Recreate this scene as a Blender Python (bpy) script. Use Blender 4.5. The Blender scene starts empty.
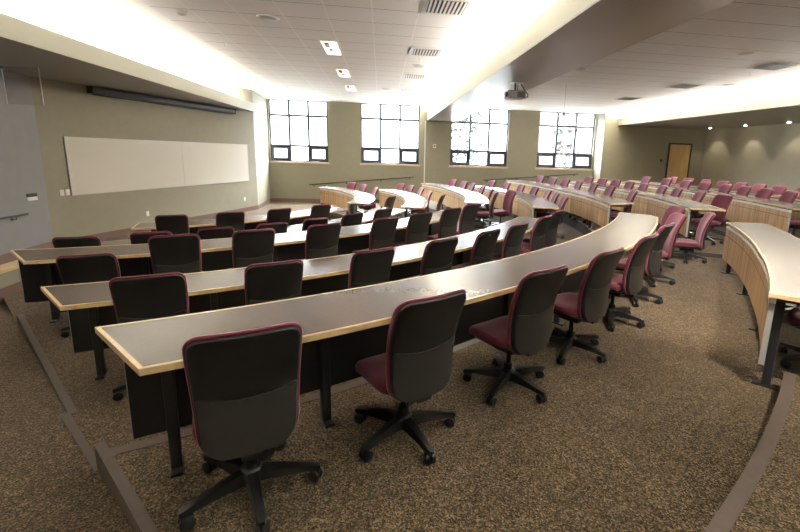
import bpy, bmesh, math, random
from mathutils import Vector, Matrix
random.seed(7)
S = bpy.context.scene
COL = S.collection
PI = math.pi
rad = math.radians
CX, CY = -4.54, 10.63          # centre of the concentric desk rows
H = 3.32                       # ceiling height above the landing

# ------------------------------------------------------------------ materials
def new_mat(name):
    m = bpy.data.materials.new(name); m.use_nodes = True
    nt = m.node_tree
    b = nt.nodes['Principled BSDF']
    return m, nt, b

def lin(c):
    return tuple(((x/255)/12.92 if x/255 <= .04045 else ((x/255+.055)/1.055)**2.4) for x in c) + (1,)

def simple(name, col, rough=.6, metal=0, spec=.5, noise=0, nscale=30, bump=0):
    m, nt, b = new_mat(name)
    b.inputs['Base Color'].default_value = (*col, 1)
    b.inputs['Roughness'].default_value = rough
    b.inputs['Metallic'].default_value = metal
    b.inputs['Specular IOR Level'].default_value = spec
    if noise or bump:
        g = nt.nodes.new('ShaderNodeNewGeometry')
        n = nt.nodes.new('ShaderNodeTexNoise'); n.inputs['Scale'].default_value = nscale
        n.inputs['Detail'].default_value = 4
        nt.links.new(g.outputs['Position'], n.inputs['Vector'])
        if noise:
            r = nt.nodes.new('ShaderNodeValToRGB')
            r.color_ramp.elements[0].position = .3; r.color_ramp.elements[1].position = .7
            r.color_ramp.elements[0].color = (*[c*(1-noise) for c in col], 1)
            r.color_ramp.elements[1].color = (*[min(1, c*(1+noise)) for c in col], 1)
            nt.links.new(n.outputs['Fac'], r.inputs['Fac']); nt.links.new(r.outputs['Color'], b.inputs['Base Color'])
        if bump:
            bp = nt.nodes.new('ShaderNodeBump'); bp.inputs['Strength'].default_value = bump; bp.inputs['Distance'].default_value = .004
            nt.links.new(n.outputs['Fac'], bp.inputs['Height']); nt.links.new(bp.outputs['Normal'], b.inputs['Normal'])
    return m

def emit(name, col, s):
    m, nt, b = new_mat(name)
    b.inputs['Base Color'].default_value = (*col, 1)
    b.inputs['Emission Color'].default_value = (*col, 1)
    b.inputs['Emission Strength'].default_value = s
    return m

def carpet():
    m, nt, b = new_mat('carpet')
    L = nt.links
    g = nt.nodes.new('ShaderNodeNewGeometry')
    v = nt.nodes.new('ShaderNodeTexVoronoi'); v.inputs['Scale'].default_value = 150
    L.new(g.outputs['Position'], v.inputs['Vector'])
    r = nt.nodes.new('ShaderNodeValToRGB'); r.color_ramp.interpolation = 'CONSTANT'
    cols = [(.030, .020, .011), (.115, .080, .045), (.060, .044, .027), (.15, .098, .055), (.054, .052, .032), (.20, .145, .09), (.07, .043, .024)]
    el = r.color_ramp.elements
    while len(el) < len(cols): el.new(.5)
    for i, c in enumerate(cols):
        el[i].position = i/len(cols); el[i].color = (*c, 1)
    sep = nt.nodes.new('ShaderNodeSeparateColor'); L.new(v.outputs['Color'], sep.inputs['Color'])
    L.new(sep.outputs['Red'], r.inputs['Fac'])
    n2 = nt.nodes.new('ShaderNodeTexNoise'); n2.inputs['Scale'].default_value = 1.3; n2.inputs['Detail'].default_value = 3
    L.new(g.outputs['Position'], n2.inputs['Vector'])
    n3 = nt.nodes.new('ShaderNodeTexNoise'); n3.inputs['Scale'].default_value = 22; n3.inputs['Detail'].default_value = 2
    L.new(g.outputs['Position'], n3.inputs['Vector'])
    a = nt.nodes.new('ShaderNodeMath'); a.operation = 'MULTIPLY'; L.new(n2.outputs['Fac'], a.inputs[0]); L.new(n3.outputs['Fac'], a.inputs[1])
    mr = nt.nodes.new('ShaderNodeMapRange'); mr.inputs['From Min'].default_value = .12; mr.inputs['From Max'].default_value = .4
    mr.inputs['To Min'].default_value = .75; mr.inputs['To Max'].default_value = 1.25
    L.new(a.outputs[0], mr.inputs['Value'])
    mx = nt.nodes.new('ShaderNodeMix'); mx.data_type = 'RGBA'; mx.blend_type = 'MULTIPLY'; mx.inputs[0].default_value = 1
    L.new(r.outputs['Color'], mx.inputs[6]); L.new(mr.outputs['Result'], mx.inputs[7])
    L.new(mx.outputs[2], b.inputs['Base Color'])
    b.inputs['Roughness'].default_value = .95; b.inputs['Specular IOR Level'].default_value = .1
    b.inputs['Sheen Weight'].default_value = .14; b.inputs['Sheen Roughness'].default_value = .45; b.inputs['Sheen Tint'].default_value = (1, .86, .76, 1)
    bp = nt.nodes.new('ShaderNodeBump'); bp.inputs['Strength'].default_value = .7; bp.inputs['Distance'].default_value = .006
    L.new(v.outputs['Distance'], bp.inputs['Height']); L.new(bp.outputs['Normal'], b.inputs['Normal'])
    return m

def tiles():
    # suspended ceiling: dark reveals across, tee bars along coloured pale as if lit
    m, nt, b = new_mat('ceiling_tile')
    L = nt.links
    g = nt.nodes.new('ShaderNodeNewGeometry'); s = nt.nodes.new('ShaderNodeSeparateXYZ'); L.new(g.outputs['Position'], s.inputs[0])
    def line(out, off, w):
        a = nt.nodes.new('ShaderNodeMath'); a.operation = 'ADD'; L.new(out, a.inputs[0]); a.inputs[1].default_value = 61 - off + w/2
        d = nt.nodes.new('ShaderNodeMath'); d.operation = 'MODULO'; L.new(a.outputs[0], d.inputs[0]); d.inputs[1].default_value = .61
        c = nt.nodes.new('ShaderNodeMath'); c.operation = 'LESS_THAN'; L.new(d.outputs[0], c.inputs[0]); c.inputs[1].default_value = w
        return c.outputs[0]
    cr = line(s.outputs['Y'], .525, .016)
    ln = line(s.outputs['X'], -.118, .014)
    n = nt.nodes.new('ShaderNodeTexNoise'); n.inputs['Scale'].default_value = 140; L.new(g.outputs['Position'], n.inputs['Vector'])
    ramp = nt.nodes.new('ShaderNodeValToRGB')
    ramp.color_ramp.elements[0].color = (.73, .69, .665, 1); ramp.color_ramp.elements[1].color = (.81, .77, .74, 1)
    L.new(n.outputs['Fac'], ramp.inputs['Fac'])
    m1 = nt.nodes.new('ShaderNodeMix'); m1.data_type = 'RGBA'; L.new(cr, m1.inputs[0]); L.new(ramp.outputs[0], m1.inputs[6]); m1.inputs[7].default_value = (.33, .29, .26, 1)
    m2 = nt.nodes.new('ShaderNodeMix'); m2.data_type = 'RGBA'; L.new(ln, m2.inputs[0]); L.new(m1.outputs[2], m2.inputs[6]); m2.inputs[7].default_value = (.88, .85, .80, 1)
    L.new(m2.outputs[2], b.inputs['Base Color'])
    b.inputs['Roughness'].default_value = .7; b.inputs['Specular IOR Level'].default_value = .3
    return m

def wood(name, c0, c1, seam=True, rough=.4):
    # UV: u along the panel in metres, v height in metres
    m, nt, b = new_mat(name)
    L = nt.links
    uv = nt.nodes.new('ShaderNodeUVMap')
    mp = nt.nodes.new('ShaderNodeMapping'); mp.inputs['Scale'].default_value = (22, 1.2, 1); L.new(uv.outputs[0], mp.inputs[0])
    n = nt.nodes.new('ShaderNodeTexNoise'); n.inputs['Scale'].default_value = 1; n.inputs['Detail'].default_value = 5; n.inputs['Distortion'].default_value = .4
    L.new(mp.outputs[0], n.inputs['Vector'])
    r = nt.nodes.new('ShaderNodeValToRGB'); r.color_ramp.elements[0].position = .3; r.color_ramp.elements[1].position = .72
    r.color_ramp.elements[0].color = (*c0, 1); r.color_ramp.elements[1].color = (*c1, 1)
    L.new(n.outputs['Fac'], r.inputs['Fac'])
    out = r.outputs[0]
    if seam:
        s = nt.nodes.new('ShaderNodeSeparateXYZ'); L.new(uv.outputs[0], s.inputs[0])
        d = nt.nodes.new('ShaderNodeMath'); d.operation = 'MODULO'; L.new(s.outputs[0], d.inputs[0]); d.inputs[1].default_value = 1.22
        c = nt.nodes.new('ShaderNodeMath'); c.operation = 'LESS_THAN'; L.new(d.outputs[0], c.inputs[0]); c.inputs[1].default_value = .010
        e = nt.nodes.new('ShaderNodeMath'); e.operation = 'COMPARE'; L.new(s.outputs[1], e.inputs[0]); e.inputs[1].default_value = .50; e.inputs[2].default_value = .004
        x = nt.nodes.new('ShaderNodeMath'); x.operation = 'MAXIMUM'; L.new(c.outputs[0], x.inputs[0]); L.new(e.outputs[0], x.inputs[1])
        mx = nt.nodes.new('ShaderNodeMix'); mx.data_type = 'RGBA'; L.new(x.outputs[0], mx.inputs[0]); L.new(out, mx.inputs[6]); mx.inputs[7].default_value = (.05, .03, .02, 1)
        out = mx.outputs[2]
    L.new(out, b.inputs['Base Color']); b.inputs['Roughness'].default_value = rough
    return m

def glass_thin(name, tint=(1, 1, 1), refl=.06, rough=.02):
    m = bpy.data.materials.new(name); m.use_nodes = True; nt = m.node_tree
    nt.nodes.remove(nt.nodes['Principled BSDF'])
    t = nt.nodes.new('ShaderNodeBsdfTransparent'); t.inputs[0].default_value = (*tint, 1)
    g = nt.nodes.new('ShaderNodeBsdfGlossy'); g.inputs['Roughness'].default_value = rough
    mx = nt.nodes.new('ShaderNodeMixShader'); mx.inputs[0].default_value = refl
    nt.links.new(t.outputs[0], mx.inputs[1]); nt.links.new(g.outputs[0], mx.inputs[2])
    nt.links.new(mx.outputs[0], nt.nodes['Material Output'].inputs[0])
    return m

M = {}
M['carpet'] = carpet()
M['tile'] = tiles()
M['plaster'] = simple('white_plaster', (.80, .78, .70), .6)
M['fascia'] = simple('fascia_lit_paint', (.43, .42, .345), .5)  # lighter than the underside: light on the face is put into the colour
M['underside'] = simple('soffit_paint', (.30, .275, .25), .32, spec=.6)
M['wall'] = simple('olive_wall_paint', (.265, .245, .18), .55, noise=.03, nscale=6)
M['wall_grey'] = simple('light_tinted_wall_paint', (.22, .21, .21), .5, noise=.03, nscale=5)  # grey-lilac tint of the light on this wall is put into the colour
M['wall_dark'] = simple('dark_olive_paint', (.30, .27, .19), .5, noise=.03, nscale=6)
M['wall_tan'] = simple('tan_wall_paint', (.43, .39, .28), .5, noise=.03, nscale=6)
M['base'] = simple('vinyl_base', (.15, .085, .065), .5)
M['nosing'] = simple('rubber_nosing', (.085, .060, .047), .5, noise=.08, nscale=25)
M['laminate'] = simple('desk_laminate', (.095, .068, .053), .27, spec=.5, noise=.04, nscale=60)
M['maple'] = simple('maple_edge', (.70, .52, .29), .27, noise=.08, nscale=40)
M['cap'] = simple('panel_cap_white', (.80, .78, .74), .3)
M['zebra'] = wood('zebra_veneer', (.42, .23, .095), (.74, .49, .24))
M['maple_door'] = wood('maple_door', (.62, .40, .16), (.74, .50, .22), seam=False, rough=.4)
M['black_panel'] = simple('black_panel', (.012, .012, .013), .45)
M['black_metal'] = simple('black_metal', (.018, .018, .02), .38, spec=.5)
M['grey_metal'] = simple('grey_trim', (.34, .33, .31), .4)
M['shell'] = simple('chair_shell', (.010, .0095, .0095), .5, spec=.4, bump=.15, nscale=400)
M['shell_low'] = simple('chair_lower_shell', (.024, .0235, .022), .36, spec=.45)
M['plastic'] = simple('chair_plastic', (.012, .012, .012), .36)
M['burgundy'] = simple('burgundy_fabric', (.15, .030, .046), .85, spec=.2, noise=.12, nscale=260, bump=.35)
M['whiteboard'] = simple('whiteboard_enamel', (.74, .72, .66), .22)
M['alu'] = simple('aluminium', (.62, .62, .60), .35, metal=.8)
M['screen_case'] = simple('screen_case_grey', (.055, .062, .078), .4)
M['frame'] = simple('window_frame', (.028, .036, .048), .4)
M['sill'] = simple('window_sill_wood', (.56, .44, .34), .45)
M['glass'] = glass_thin('window_glass')
M['acrylic'] = glass_thin('clear_acrylic', (.96, .95, .95), .10, .08)
M['acrylic_edge'] = simple('acrylic_edge', (.85, .83, .80), .3)
M['white_plastic'] = simple('white_plastic', (.78, .76, .71), .4)
M['red'] = simple('red_plastic', (.55, .03, .03), .4)
M['vent'] = simple('vent_white', (.66, .64, .60), .45)
M['vent_dark'] = simple('vent_dark', (.10, .095, .09), .7)
M['grille'] = simple('speaker_grille', (.44, .42, .38), .6)
M['reflector'] = simple('lamp_reflector', (.80, .52, .36), .2, metal=.6)
M['lamp_warm'] = emit('warm_lamp', (1, .80, .62), 9)
M['lamp_glow'] = emit('lamp_glow', (1, .80, .66), .9)
M['lamp_dark'] = simple('lamp_holder_brown', (.08, .035, .018), .4)
M['lamp_spot'] = emit('spot_lamp', (1, .93, .80), 14)
M['projector'] = simple('projector_grey', (.30, .275, .27), .45)
M['lens'] = simple('lens_glass', (.01, .01, .015), .08)
M['door_frame'] = simple('door_frame', (.055, .045, .032), .45)
M['ground'] = simple('outdoor_paving', (.11, .11, .10), .9)
M['tree_leaf'] = simple('tree_leaf', (.016, .022, .017), .8, noise=.3, nscale=5)
M['bark'] = simple('tree_bark', (.15, .12, .10), .9)
M['brick'] = None

_b = M['burgundy'].node_tree.nodes['Principled BSDF']; _b.inputs['Sheen Weight'].default_value = .7; _b.inputs['Sheen Tint'].default_value = (.9, .6, .7, 1); _b.inputs['Sheen Roughness'].default_value = .4
def brick_mat():
    m, nt, b = new_mat('brick_facade')
    g = nt.nodes.new('ShaderNodeNewGeometry'); mp = nt.nodes.new('ShaderNodeMapping'); mp.inputs['Rotation'].default_value = (PI/2, 0, 0)
    t = nt.nodes.new('ShaderNodeTexBrick'); t.inputs['Scale'].default_value = 4
    t.inputs['Color1'].default_value = (.055, .030, .029, 1); t.inputs['Color2'].default_value = (.048, .026, .025, 1); t.inputs['Mortar'].default_value = (.07, .05, .05, 1)
    nt.links.new(g.outputs['Position'], mp.inputs[0]); nt.links.new(mp.outputs[0], t.inputs['Vector']); nt.links.new(t.outputs['Color'], b.inputs['Base Color'])
    b.inputs['Roughness'].default_value = .9
    return m
M['brick'] = brick_mat()

# ------------------------------------------------------------------ helpers
def link(o, parent=None):
    COL.objects.link(o)
    if parent: o.parent = parent
    return o

def obj(name, bm, mat, parent=None, smooth=False, loc=None):
    me = bpy.data.meshes.new(name); bm.normal_update(); bm.to_mesh(me); bm.free()
    for mm in (mat if isinstance(mat, (list, tuple)) else [mat]): me.materials.append(mm)
    if smooth:
        for p in me.polygons: p.use_smooth = True
        me.set_sharp_from_angle(angle=rad(40))
    o = bpy.data.objects.new(name, me); link(o, parent)
    if loc: o.location = loc
    return o

def empty(name, loc=(0, 0, 0), rz=0):
    o = bpy.data.objects.new(name, None); o.empty_display_size = .1; link(o); o.location = loc; o.rotation_euler = (0, 0, rz); return o

def tag(o, label, cat, group=None):
    o['label'] = label; o['category'] = cat
    if group: o['group'] = group
    return o

def struct(o): o['kind'] = 'structure'; return o

def box(bm, x0, x1, y0, y1, z0, z1, mi=0, mtx=None):
    vs = [bm.verts.new((x, y, z)) for z in (z0, z1) for y in (y0, y1) for x in (x0, x1)]
    if mtx:
        for v in vs: v.co = mtx @ v.co
    for f in ((0, 2, 3, 1), (4, 5, 7, 6), (0, 1, 5, 4), (1, 3, 7, 5), (3, 2, 6, 7), (2, 0, 4, 6)):
        fc = bm.faces.new([vs[i] for i in f]); fc.material_index = mi
    return vs

def bx(*a, **k):
    bm = bmesh.new(); box(bm, *a, **k); return bm

def bevel(bm, w, seg=2):
    bmesh.ops.bevel(bm, geom=bm.edges[:], offset=w, segments=seg, affect='EDGES', profile=.5, clamp_overlap=True); return bm

def prism(bm, pts, z0, z1, mi=0):
    a = [bm.verts.new((p[0], p[1], z0)) for p in pts]; b = [bm.verts.new((p[0], p[1], z1)) for p in pts]
    n = len(pts)
    area = sum(pts[i][0]*pts[(i+1) % n][1]-pts[(i+1) % n][0]*pts[i][1] for i in range(n))
    if area < 0: a.reverse(); b.reverse()
    bm.faces.new(list(reversed(a))); bm.faces.new(b)
    for i in range(n): bm.faces.new((a[i], a[(i+1) % n], b[(i+1) % n], b[i]))
    for f in bm.faces: f.material_index = mi
    return bm

def tube(bm, p0, p1, r, n=12, r1=None, cap=True):
    p0, p1 = Vector(p0), Vector(p1); d = p1-p0; q = d.to_track_quat('Z', 'Y'); r1 = r if r1 is None else r1
    A = [bm.verts.new(p0+q @ Vector((r*math.cos(2*PI*i/n), r*math.sin(2*PI*i/n), 0))) for i in range(n)]
    B = [bm.verts.new(p1+q @ Vector((r1*math.cos(2*PI*i/n), r1*math.sin(2*PI*i/n), 0))) for i in range(n)]
    for i in range(n): bm.faces.new((A[i], A[(i+1) % n], B[(i+1) % n], B[i]))
    if cap: bm.faces.new(list(reversed(A))); bm.faces.new(B)
    return bm

def lathe(bm, prof, n=20, loc=(0, 0, 0)):
    rings = []
    for r, z in prof:
        rings.append([bm.verts.new((loc[0]+r*math.cos(2*PI*i/n), loc[1]+r*math.sin(2*PI*i/n), loc[2]+z)) for i in range(n)])
    for a, b in zip(rings, rings[1:]):
        for i in range(n): bm.faces.new((a[i], a[(i+1) % n], b[(i+1) % n], b[i]))
    bm.faces.new(list(reversed(rings[0]))); bm.faces.new(rings[-1])
    return bm

def pol(r, a): return (CX+r*math.cos(rad(a)), CY+r*math.sin(rad(a)))
def lerp(a, b, t): return a+(b-a)*t

def clip(poly, n, c):      # keep n.p <= c
    out = []
    for i in range(len(poly)):
        p, q = poly[i], poly[(i+1) % len(poly)]
        dp = n[0]*p[0]+n[1]*p[1]-c; dq = n[0]*q[0]+n[1]*q[1]-c
        if dp <= 0: out.append(p)
        if (dp < 0) != (dq < 0) and abs(dp-dq) > 1e-9:
            t = dp/(dp-dq); out.append((lerp(p[0], q[0], t), lerp(p[1], q[1], t)))
    res = []
    for p in out:
        if not res or math.hypot(p[0]-res[-1][0], p[1]-res[-1][1]) > 1e-4: res.append(p)
    return res

# ------------------------------------------------------------------ room shell
# wall corners in plan
ZF = -.46
A0, A1, A2, A3 = (-6.15, -3.5), (-6.15, 8.88), (-4.03, 14.75), (-4.17, 17.0)
XR, YW, YD, YB = 13.55, 17.0, 16.6, -3.5

def wall_seg(name, p, q, z0, z1, mat, t=.15):
    d = Vector((q[0]-p[0], q[1]-p[1])).normalized(); n = Vector((-d.y, d.x))   # outside on the n side
    bm = bmesh.new(); prism(bm, [p, q, (q[0]+n.x*t, q[1]+n.y*t), (p[0]+n.x*t, p[1]+n.y*t)], z0, z1)
    return struct(obj(name, bm, mat))

def base_seg(name, p, q, z0, h=.13, t=.012):
    d = Vector((q[0]-p[0], q[1]-p[1])).normalized(); n = Vector((d.y, -d.x))
    bm = bmesh.new(); prism(bm, [(p[0]+n.x*.001, p[1]+n.y*.001), (q[0]+n.x*.001, q[1]+n.y*.001), (q[0]+n.x*t, q[1]+n.y*t), (p[0]+n.x*t, p[1]+n.y*t)], z0, z0+h)
    return struct(obj(name, bm, M['base']))

wall_seg('wall_left', A0, A1, -.6, 3.45, M['wall_grey'])
wall_seg('wall_front', A1, A2, -.6, 3.45, M['wall'])
wall_seg('wall_front_return', A2, A3, -.6, 3.45, M['wall'])
wall_seg('wall_corner_return', (8.80, YW), (8.94, YD), -.6, 3.45, M['wall'], t=.12)
wall_seg('wall_door_side', (8.94, YD), (XR, YD), -.6, 3.45, M['wall_dark'])
wall_seg('wall_right', (XR, YD), (XR, YB), -.6, 3.45, M['wall_tan'])
wall_seg('wall_back', (XR, YB), A0, -.6, 3.45, M['wall'])
base_seg('baseboard_left', A0, A1, ZF, .14)
base_seg('baseboard_front', A1, A2, ZF)
base_seg('baseboard_front_return', A2, A3, ZF)
base_seg('baseboard_window', A3, (0, YW), ZF)

# window wall with four openings
WIN = [(-4.11, -2.0), (-.77, 1.48), (2.72, 5.06), (6.33, 8.74)]
Z0W = 1.08
bm = bmesh.new()
xs = [-4.32] + [v for w in WIN for v in w] + [9.1]
for i in range(0, len(xs), 2): box(bm, xs[i], xs[i+1], YW, YW+.22, -.6, 3.45)
for a, b in WIN: box(bm, a, b, YW, YW+.22, -.6, Z0W); box(bm, a, b, YW, YW+.22, H, 3.45)
struct(obj('wall_window', bm, M['wall']))

for k, (a, b) in enumerate(WIN):
    y0, y1 = YW+.07, YW+.14
    bm = bmesh.new(); w = .045
    zb, zm, zt = Z0W, 1.66, 2.765
    box(bm, a, a+w, y0, y1, zb, H); box(bm, b-w, b, y0, y1, zb, H)
    box(bm, a+w, b-w, y0, y1, zb, zb+.05); box(bm, a+w, b-w, y0, y1, H-.03, H)
    c1, c2 = lerp(a, b, .335), lerp(a, b, .665)
    for zz in (zm, zt): box(bm, a+w, b-w, y0, y1, zz-.034, zz+.034)
    for c in (c1, c2):
        for za, zc in ((zb+.05, zm-.034), (zm+.034, zt-.034), (zt+.034, H-.03)): box(bm, c-.034, c+.034, y0, y1, za, zc)
    fr = struct(obj('window_%d' % (k+1), bm, M['frame']))
    for (p, q) in ((a+w, c1-.034), (c2+.034, b-w)):
        bm = bmesh.new(); t = .075; za, zc = zb+.05, zm-.034
        box(bm, p, p+t, y0-.02, y1-.01, za, zc); box(bm, q-t, q, y0-.02, y1-.01, za, zc)
        box(bm, p+t, q-t, y0-.02, y1-.01, za, za+t); box(bm, p+t, q-t, y0-.02, y1-.01, zc-t, zc)
        obj('sash', bm, M['frame'], fr)
    obj('pane', bx(a+.02, b-.02, YW+.10, YW+.106, zb+.02, H-.01), M['glass'], fr)
    obj('window_sill', bevel(bx(a-.04, b+.04, YW-.05, YW+.06, zb-.075, zb), .006), M['sill'], fr)

# floor levels: concentric tiers, each one step above the last
LP, LQ = Vector((-3.43, 4.375)), Vector((-1.36, 2.06))
LD = (LQ-LP).normalized(); LN = Vector((LD.y, -LD.x))       # LN points to the ramp side
if LN.dot(Vector((-1, -1))) < 0: LN = -LN
def arc(r, a0, a1, n=48): return [pol(r, lerp(a0, a1, i/n)) for i in range(n+1)]
def clip_room(poly, ramp=True):
    if ramp: poly = clip(poly, (LN.x, LN.y), LN.dot(LP))
    poly = clip(poly, (0, 1), YW+.02); poly = clip(poly, (1, 0), XR+.02); poly = clip(poly, (0, -1), 3.52)
    return poly
def tier(z, r0, r1, a0, a1, zb=-.62):
    poly = arc(r0, a0, a1) + list(reversed(arc(r1, a0, a1)))
    bm = bmesh.new(); prism(bm, clip_room(poly), zb, z)
    return struct(obj('floor', bm, M['carpet']))
RA, RB, RC, R6, RD = 3.85, 6.38, 9.14, 11.05, 11.7
ZF, ZA, ZB, ZC, ZCF, ZD, Z6 = -.46, -.28, -.12, .02, .08, .155, .15
struct(obj('floor', bx(-6.3, XR+.1, YB-.1, YW+.1, -.7, ZF), M['carpet']))
tier(ZA, RA, RB, -120, 53); tier(ZB, RB, RC, -115, 45)
tier(ZC, RC, R6, -110, -49.4); tier(ZC, RC, 19, -49.4, -26)
tier(ZCF, RC, RD, -26, 60); tier(ZD, RD, 22, -26, 55)
tier(Z6, R6, 19, -110, -49.4)
# side ramp beside the tiers
prof = [(-4.5, -.47), (-2.6, -.46), (0, -.235), (2.3, -.13), (3.1, -.115), (4.7, .02), (6.2, .15), (9, .15)]
bm = bmesh.new(); rows = []
for s, z in prof:
    p = LP+LD*s; q = p+LN*6
    rows.append([bm.verts.new((p.x, p.y, z)), bm.verts.new((q.x, q.y, z)), bm.verts.new((q.x, q.y, -.66)), bm.verts.new((p.x, p.y, -.66))])
for a, b in zip(rows, rows[1:]):
    for i in range(4): bm.faces.new((a[i], a[(i+1) % 4], b[(i+1) % 4], b[i]))
bm.faces.new(rows[0]); bm.faces.new(list(reversed(rows[-1])))
bmesh.ops.recalc_face_normals(bm, faces=bm.faces)
for co, no in (((-6.2, 0, 0), (-1, 0, 0)), ((0, YB-.02, 0), (0, -1, 0))):
    bmesh.ops.bisect_plane(bm, geom=bm.verts[:]+bm.edges[:]+bm.faces[:], plane_co=co, plane_no=no, clear_outer=True)
struct(obj('floor', bm, M['carpet']))

# nosing trims on the step edges
tn = [0]
def trim(bm, mat): tn[0] += 1; return struct(obj('trim_%d' % tn[0], bm, mat))
def nosing_arc(r, z, a0, a1, w=.06, h=.1, n=60):
    bm = bmesh.new()
    poly = arc(r-.006, a0, a1, n) + list(reversed(arc(r+w, a0, a1, n)))
    prism(bm, poly, z-.02, z+.004)
    poly = arc(r-.006, a0, a1, n) + list(reversed(arc(r+.004, a0, a1, n)))
    prism(bm, poly, z-h, z-.021)
    return trim(bm, M['nosing'])
def az_on_edge(r):     # azimuth where a circle of radius r meets the ramp edge
    best = min((abs(LN.x*pol(r, a/10)[0]+LN.y*pol(r, a/10)[1]-LN.dot(LP)), a/10) for a in range(-1100, -500))
    return best[1]
nosing_arc(RA, ZA, -72, 53, h=.17); nosing_arc(RB, ZB, -70, 45, h=.15)
nosing_arc(RC, ZC, az_on_edge(RC), -26, h=.13); nosing_arc(RC, ZCF, -26, 40, h=.19)
nosing_arc(R6, Z6, az_on_edge(R6), -49.4, w=.055, h=.12)
nosing_arc(RD, ZD, -26, 35, h=.07)
def edge_trim(s0, s1, z0, z1, w=.035, h=.14):
    p, q = LP+LD*s0, LP+LD*s1; bm = bmesh.new(); o = LN*.008; i = -LN*w
    V = lambda p, o, z: bm.verts.new((p.x+o.x, p.y+o.y, z))
    a = [V(p, o, z0), V(p, i, z0), V(p, i, z0-.03), V(p, o, z0-h)]; b = [V(q, o, z1), V(q, i, z1), V(q, i, z1-.03), V(q, o, z1-h)]
    for k in range(4): bm.faces.new((a[k], a[(k+1) % 4], b[(k+1) % 4], b[k]))
    bm.faces.new(a[::-1]); bm.faces.new(b); bmesh.ops.recalc_face_normals(bm, faces=bm.faces)
    return trim(bm, M['nosing'])
edge_trim(0, 2.35, ZB+.004, ZB+.004)
bm = bmesh.new(); p, q = LP+LD*2.3, LP+LD*3.04
prism(bm, [(p.x+LN.x*.045, p.y+LN.y*.045), (q.x+LN.x*.022, q.y+LN.y*.022), (q.x-LN.x*.01, q.y-LN.y*.01), (p.x-LN.x*.0, p.y-LN.y*.0)], -.17, ZB+.006); trim(bm, M['nosing'])
p = Vector(pol(RC-.006, az_on_edge(RC))); bm = bmesh.new()
prism(bm, [(p.x+LN.x*.008, p.y+LN.y*.008), (p.x+LN.x*.008+LD.x*.10, p.y+LN.y*.008+LD.y*.10), (p.x-LN.x*.06+LD.x*.085, p.y-LN.y*.06+LD.y*.085), (p.x-LN.x*.06+LD.x*.02, p.y-LN.y*.06+LD.y*.02)], -.13, ZC+.005); trim(bm, M['nosing'])
edge_trim(3.02, 4.75, ZC+.004, ZC+.004)
edge_trim(5.08, 6.5, Z6+.004, Z6+.004)
# radial step between landing and window-side upper rows
bm = bmesh.new(); p, q = pol(RC, -26), pol(14, -26); d = Vector((q[0]-p[0], q[1]-p[1])).normalized(); n = Vector((-d.y, d.x))
prism(bm, [(p[0]-n.x*.008, p[1]-n.y*.008), (q[0]-n.x*.008, q[1]-n.y*.008), (q[0]+n.x*.05, q[1]+n.y*.05), (p[0]+n.x*.05, p[1]+n.y*.05)], .0, .084); trim(bm, M['nosing'])

# low guard wall beside the ramp
kx = -4.36
bm = bx(kx-.14, kx, 1.0, 6.6, -.55, -.0); kw = struct(obj('wall_ramp_guard', bm, M['wall']))
struct(obj('trim_guard_cap', bevel(bx(kx-.17, kx+.03, .98, 6.63, 0, .045), .008), M['maple']))
struct(obj('baseboard_ramp_guard', bx(kx+.001, kx+.014, 1.0, 6.6, -.5, -.17), M['base']))

# ceiling: tiled fields, plaster strips over the light coves
bm = bmesh.new(); box(bm, -3.05, 1.125, YB, YW+.1, H, H+.1); box(bm, 2.81, 8.8, YB, YW+.1, H, H+.1); struct(obj('ceiling', bm, M['tile']))
bm = bmesh.new(); box(bm, -6.3, -3.05, YB, YW+.1, H+.001, H+.1); box(bm, 1.125, 2.81, YB, YW+.1, H+.001, H+.1); box(bm, 8.8, XR+.1, YB, YW+.1, H+.001, H+.1); struct(obj('ceiling', bm, M['plaster']))

# cove beside the whiteboard wall
def strip_poly(p, q, d0, d1):
    d = Vector((q[0]-p[0], q[1]-p[1])).normalized(); n = Vector((-d.y, d.x))
    return [(p[0]+n.x*d0, p[1]+n.y*d0), (q[0]+n.x*d0, q[1]+n.y*d0), (q[0]+n.x*d1, q[1]+n.y*d1), (p[0]+n.x*d1, p[1]+n.y*d1)]
FP, FQ = (-4.44, YB), (-3.955, 14.70)
bm = bmesh.new(); prism(bm, strip_poly(FP, FQ, 0, .04), 2.648, 2.91); trim(bm, M['fascia'])
bm = bmesh.new(); prism(bm, strip_poly(FP, FQ, .30, .36), 2.68, H); trim(bm, M['plaster'])
bm = bmesh.new(); prism(bm, [(FP[0]-.04, FP[1]), (FQ[0]-.04, FQ[1]), (A2[0]-.01, FQ[1]), (A1[0], A1[1]), (A0[0], A0[1])], 2.65, 2.68); trim(bm, M['underside'])
# dropped beam with cove across the middle
bm = bmesh.new(); box(bm, 1.77, 1.81, YB, YW, 2.795, 3.08); trim(bm, M['fascia'])
bm = bmesh.new(); box(bm, 1.77, 2.81, YB, YW, 2.775, 2.795); box(bm, 2.77, 2.81, YB, YW, 2.795, H); trim(bm, M['underside'])
bm = bmesh.new(); box(bm, 2.08, 2.14, YB, YW, 2.80, H); trim(bm, M['plaster'])
# soffit with cove above the upper rows
bm = bmesh.new(); box(bm, 9.5, 9.54, YB, YW-.3, 2.85, 3.12); trim(bm, M['fascia'])
bm = bmesh.new(); box(bm, 9.54, XR, YB, YD, 2.852, 2.88); trim(bm, M['underside'])
bm = bmesh.new(); box(bm, 9.82, 9.88, YB, YD, 2.88, H); trim(bm, M['plaster'])

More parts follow.
